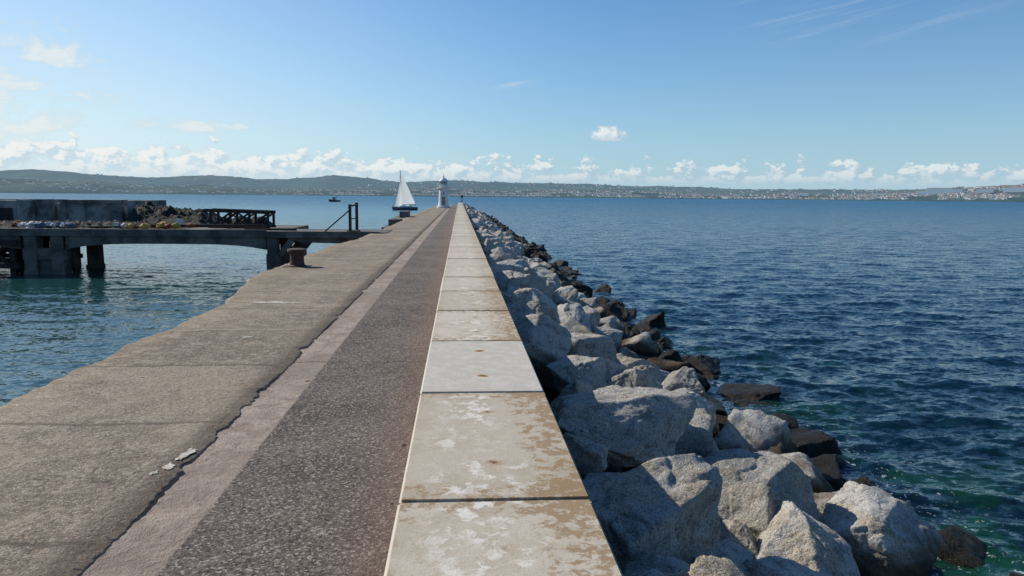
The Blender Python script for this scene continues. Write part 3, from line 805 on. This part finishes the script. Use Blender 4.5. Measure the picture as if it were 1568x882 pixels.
spots = {'white_bags': [(72, .5), (80, .7), (92, .8), (100, .6), (118, .5), (62, .5), (214, .5), (134, .4)], 'yellow_net': [(250, .7), (262, .8), (285, .6), (228, .5), (215, .4)], 'orange_rope': [(240, .5), (300, .5), (276, .5), (50, .5)], 'blue_net': [(105, .8), (125, .8), (145, .7), (88, .7)]}
for nm, c1, c2 in bag_cols:
    bm = bmesh.new()
    for p, s in spots[nm]:
        b2 = bmesh.new(); bmesh.ops.create_icosphere(b2, subdivisions=3, radius=1.0)
        cx = (p - 703) * (YF + 2.0) / 1150; cy = YF + random.uniform(0.7, 2.6)
        mp = {}
        for v in b2.verts:
            f = 1 + 0.6 * mnoise.noise(v.co * 1.8 + Vector((p, 0, 0))) + .25 * mnoise.noise(v.co * 5 + Vector((p, 0, 0)))
            mp[v] = bm.verts.new((cx + v.co.x * .45 * s * f, cy + v.co.y * .35 * s * f, 2.96 + v.co.z * 0.27 * s * f))
        for f in b2.faces: bm.faces.new([mp[v] for v in f.verts])
        b2.free()
    from_bm(nm, bm, simple_mat(nm, c1, c2, 6, bump=0.6), jet, smooth=True)
YT = YF + 4.2; st = YT / 1150
def XT(p): return (p - 703) * st
bm = bmesh.new()
for yy in (YT, YT + 1.6):
    beam(bm, (XT(325), yy, 3.90), (XT(420), yy, 3.78), 0.16, 0.22)
    beam(bm, (XT(330), yy, 2.80), (XT(420), yy, 2.80), 0.16, 0.16)
    for k, p in enumerate((334, 362, 390, 417)):
        beam(bm, (XT(p), yy, 2.8), (XT(p), yy, 3.82), 0.15)
        if p < 417:
            beam(bm, (XT(p + 1), yy + .16, 2.85), (XT(p + 27), yy + .16, 3.75), 0.12)
    beam(bm, (XT(363), yy - .15, 3.75), (XT(389), yy - .15, 2.85), 0.10)
for p in (334, 390, 417): beam(bm, (XT(p), YT + .1, 3.6), (XT(p), YT + 1.5, 3.6), 0.1)
from_bm('steel_truss', bm, jd, jet)
bm = bmesh.new()
beam(bm, (XT(225), YT - 1.4, 2.88), (XT(415), YT - 0.8, 2.93), 0.18, 0.2)
beam(bm, (XT(150), YT - 2.0, 2.80), (XT(262), YT - 2.3, 2.85), 0.12, 0.14)
beam(bm, (XT(395), YT - 2.0, 2.76), (XT(470), YT - 2.4, 2.76), 0.14, 0.14)
from_bm('rusty_girder', bm, rust_m, jet)
bm = bmesh.new(); box(bm, XT(287), XT(297), YT - .5, YT - .4, 2.95, 3.32); box(bm, XT(208), XT(214), YT - 1.5, YT - 1.3, 2.7, 3.1)
from_bm('white_sign_board', bm, simple_mat('white_board', (.5, .52, .55), (.6, .6, .6), 3, bump=0), jet)
YG = YF + 1.0; sg = YG / 1150
def XG(p): return (p - 703) * sg
bm = bmesh.new()
beam(bm, (XG(538.5), YG, 2.66), (XG(538.5), YG, 4.42), 0.17)
beam(bm, (XG(546), YG + 0.8, 2.66), (XG(546), YG + 0.8, 4.52), 0.17)
beam(bm, (XG(538.5), YG + .05, 4.30), (XG(546), YG + .75, 4.38), 0.09)
beam(bm, (XG(538.5), YG + .05, 3.5), (XG(546), YG + .75, 3.5), 0.06)
beam(bm, (XG(538), YG, 4.05), (XG(501), YG - 0.1, 2.68), 0.08)
box(bm, XG(534), XG(550), YG - .2, YG + 1.1, 2.661, 2.76)
from_bm('post_gantry', bm, rust_m)

bm = bmesh.new()
box(bm, -7.3, -5.3, 78, 92, -1.5, 2.58, jit=0.05)
box(bm, -6.6, -5.7, 84, 88, 2.61, 3.25, jit=0.03)
box(bm, -8.2, -7.35, 80, 90, -1.5, 1.6, jit=0.05)
from_bm('landing_steps', bm, jc)

# ------------------------------------------------------------------ lighthouse
wh = simple_mat('white_paint', (0.62, 0.62, 0.58), (0.76, 0.76, 0.73), 2, rough=0.5, bump=0.1)
gl = simple_mat('lantern_glass', (0.12, 0.14, 0.15), (0.20, 0.22, 0.24), 2, rough=0.15, bump=0)
lh = empty('lighthouse', (0, 0, 0))
LX, LY = -3.15, 150.0
bm = bmesh.new()
lathe(bm, [(1.35, 0), (1.35, 0.35), (1.12, 0.4), (0.98, 1.2), (0.88, 3.55), (0.98, 3.7), (1.30, 3.85), (1.30, 4.0), (0.78, 4.01), (0.78, 4.55), (0.82, 4.6)], 36, (LX, LY, ZD))
from_bm('tower', bm, wh, lh)
bm = bmesh.new()
lathe(bm, [(0.70, 4.601), (0.70, 5.25)], 24, (LX, LY, ZD)); from_bm('lantern', bm, gl, lh)
bm = bmesh.new()
lathe(bm, [(0.85, 5.251), (0.86, 5.32), (0.74, 5.55), (0.48, 5.8), (0.18, 5.95), (0.14, 6.1), (0.2, 6.2), (0.05, 6.35), (0.03, 6.7)], 28, (LX, LY, ZD))
for k in range(12):
    a = k * math.pi / 6
    beam(bm, (LX + .72 * math.cos(a), LY + .72 * math.sin(a), ZD + 4.6), (LX + .72 * math.cos(a), LY + .72 * math.sin(a), ZD + 5.25), 0.06)
    beam(bm, (LX + 1.25 * math.cos(a), LY + 1.25 * math.sin(a), ZD + 4.0), (LX + 1.25 * math.cos(a), LY + 1.25 * math.sin(a), ZD + 4.75), 0.05)
    b = a + math.pi / 6
    for zz in (4.4, 4.75):
        beam(bm, (LX + 1.25 * math.cos(a), LY + 1.25 * math.sin(a), ZD + zz), (LX + 1.25 * math.cos(b), LY + 1.25 * math.sin(b), ZD + zz), 0.05)
from_bm('dome_and_railing', bm, wh, lh)
bm = bmesh.new(); box(bm, LX - .35, LX + .35, LY - 1.08, LY - .9, ZD + .35, ZD + 2.2); box(bm, LX - .15, LX + .15, LY - .98, LY - .86, ZD + 2.7, ZD + 3.1)
from_bm('door_and_window', bm, gl, lh)
bm = bmesh.new()
lathe(bm, [(0.16, 0), (0.12, 0.2), (0.10, 2.0), (0.28, 2.05), (0.28, 2.5), (0.1, 2.7)], 12, (0.6, END + 1.5, ZD))
from_bm('beacon_post', bm, jd)

# ------------------------------------------------------------------ boats
def hull(bm, L, B, H, draft, M, mi=0, sheer=0.25):
    ns = 18; rings = []
    for i in range(ns + 1):
        t = i / ns
        b = B / 2 * max(0.02, (1 - t ** 3.2)) * (0.72 + 0.28 * math.sin(math.pi * min(1, t * 1.2 + .15)))
        zt = H * (1 + sheer * t * t)
        x = -L / 2 + L * t
        ring = []
        for (fy, fz) in ((-1, 1), (-0.96, 0.45), (-0.75, 0.0), (0, -1), (0.75, 0.0), (0.96, 0.45), (1, 1)):
            z = zt * fz if fz >= 0 else -draft
            ring.append(bm.verts.new(M @ Vector((x + (0.35 * fz * t * H), b * fy, z))))
        rings.append(ring)
    for a, b in zip(rings[:-1], rings[1:]):
        for k in range(6):
            bm.faces.new((a[k], a[k + 1], b[k + 1], b[k])).material_index = mi
        bm.faces.new((a[6], a[0], b[0], b[6])).material_index = mi
    bm.faces.new(rings[0]).material_index = mi

def mbox(bm, M, *a):
    vs = box(bm, *a)
    for v in vs: v.co = M @ v.co

ya = empty('sailing_yacht')
YX, YY = (620 - 703) / 1150 * 262, 262
M = Matrix.Translation((YX, YY, 0)) @ Matrix.Rotation(R(222), 4, 'Z') @ Matrix.Rotation(R(4), 4, 'X')
bm = bmesh.new(); hull(bm, 10.0, 2.9, 0.95, 0.4, M)
hullm = simple_mat('yacht_hull', (0.05, 0.06, 0.09), (0.07, 0.08, 0.11), 2, rough=0.3, bump=0)
from_bm('hull', bm, hullm, ya)
bm = bmesh.new()
mbox(bm, M, -4.7, 3.6, -1.0, 1.0, 0.96, 1.04); mbox(bm, M, -1.6, 2.4, -0.8, 0.8, 1.05, 1.4); mbox(bm, M, -2.6, -1.5, -0.9, 0.9, 1.05, 1.8)
from_bm('cabin', bm, wh, ya)
def sail(bm, A, B_, C, belly, n=14):
    A, B_, C = Vector(A), Vector(B_), Vector(C)
    nrm = (B_ - A).cross(C - A).normalized()
    rows_ = []
    for i in range(n + 1):
        t = i / n; p0 = A.lerp(C, t); p1 = B_.lerp(C, t)
        row = []
        for j in range(9):
            s = j / 8
            p = p0.lerp(p1, s) + nrm * belly * math.sin(math.pi * s) * (1 - t) + (p0 - p1).normalized() * (-0.25) * s * math.sin(math.pi * t)
            row.append(bm.verts.new(M @ p))
        rows_.append(row)
    for a, b in zip(rows_[:-1], rows_[1:]):
        for j in range(8): bm.faces.new((a[j], a[j + 1], b[j + 1], b[j]))
sailm, nt, bs = new_mat('sailcloth')
g = nt.new('ShaderNodeNewGeometry').outputs['Position']
nt.put(bs.inputs['Base Color'], nt.mix(nt.noise(g, 1.5, 3), (0.74, 0.75, 0.74), (0.84, 0.84, 0.82))); bs.inputs['Roughness'].default_value = 0.8
tr_ = nt.new('ShaderNodeBsdfTranslucent'); tr_.inputs[0].default_value = (.85, .84, .8, 1)
mxs = nt.new('ShaderNodeMixShader'); mxs.inputs[0].default_value = 0.45
nt.put(mxs.inputs[1], bs.outputs[0]); nt.put(mxs.inputs[2], tr_.outputs[0]); nt.put(sailm.node_tree.nodes['Material Output'].inputs[0], mxs.outputs[0])
bm = bmesh.new()
sail(bm, (0.9, 0, 1.9), (-4.0, 1.1, 2.0), (0.9, 0, 12.8), 0.5)
sail(bm, (3.9, 0, 1.3), (1.3, 0.5, 1.6), (1.1, 0, 10.0), 0.3)
from_bm('sails', bm, sailm, ya, smooth=True)
bm = bmesh.new()
beam(bm, M @ Vector((1.0, 0, 1.0)), M @ Vector((1.0, 0, 13.6)), 0.16)
beam(bm, M @ Vector((1.0, 0, 1.85)), M @ Vector((-4.1, 1.1, 1.95)), 0.14)
beam(bm, M @ Vector((5.0, 0, 1.2)), M @ Vector((1.0, 0, 12.0)), 0.05)
beam(bm, M @ Vector((-4.8, 0, 1.1)), M @ Vector((1.0, 0, 13.2)), 0.04)
from_bm('mast_and_rigging', bm, jd, ya)

fb = empty('fishing_boat')
FX, FY = (516 - 703) / 1150 * 560, 560
M = Matrix.Translation((FX, FY, 0)) @ Matrix.Rotation(R(200), 4, 'Z')
bm = bmesh.new(); hull(bm, 8.0, 3.0, 1.2, 0.5, M, sheer=0.5)
from_bm('hull', bm, simple_mat('boat_hull', (.03, .04, .07), (.04, .05, .08), 1, bump=0), fb)
bm = bmesh.new(); mbox(bm, M, -0.6, 1.8, -1, 1, 1.2, 3.2); mbox(bm, M, -1.0, 2.0, -1.15, 1.15, 3.21, 3.35)
from_bm('wheelhouse', bm, simple_mat('boat_cabin', (.2, .2, .2), (.3, .3, .3), 1, bump=0), fb)
bm = bmesh.new(); beam(bm, M @ Vector((-1.5, 0, 1.2)), M @ Vector((-1.5, 0, 4.8)), 0.15); beam(bm, M @ Vector((-1.5, 0, 3.6)), M @ Vector((-3.8, 0, 4.2)), 0.12)
from_bm('mast', bm, jd, fb)
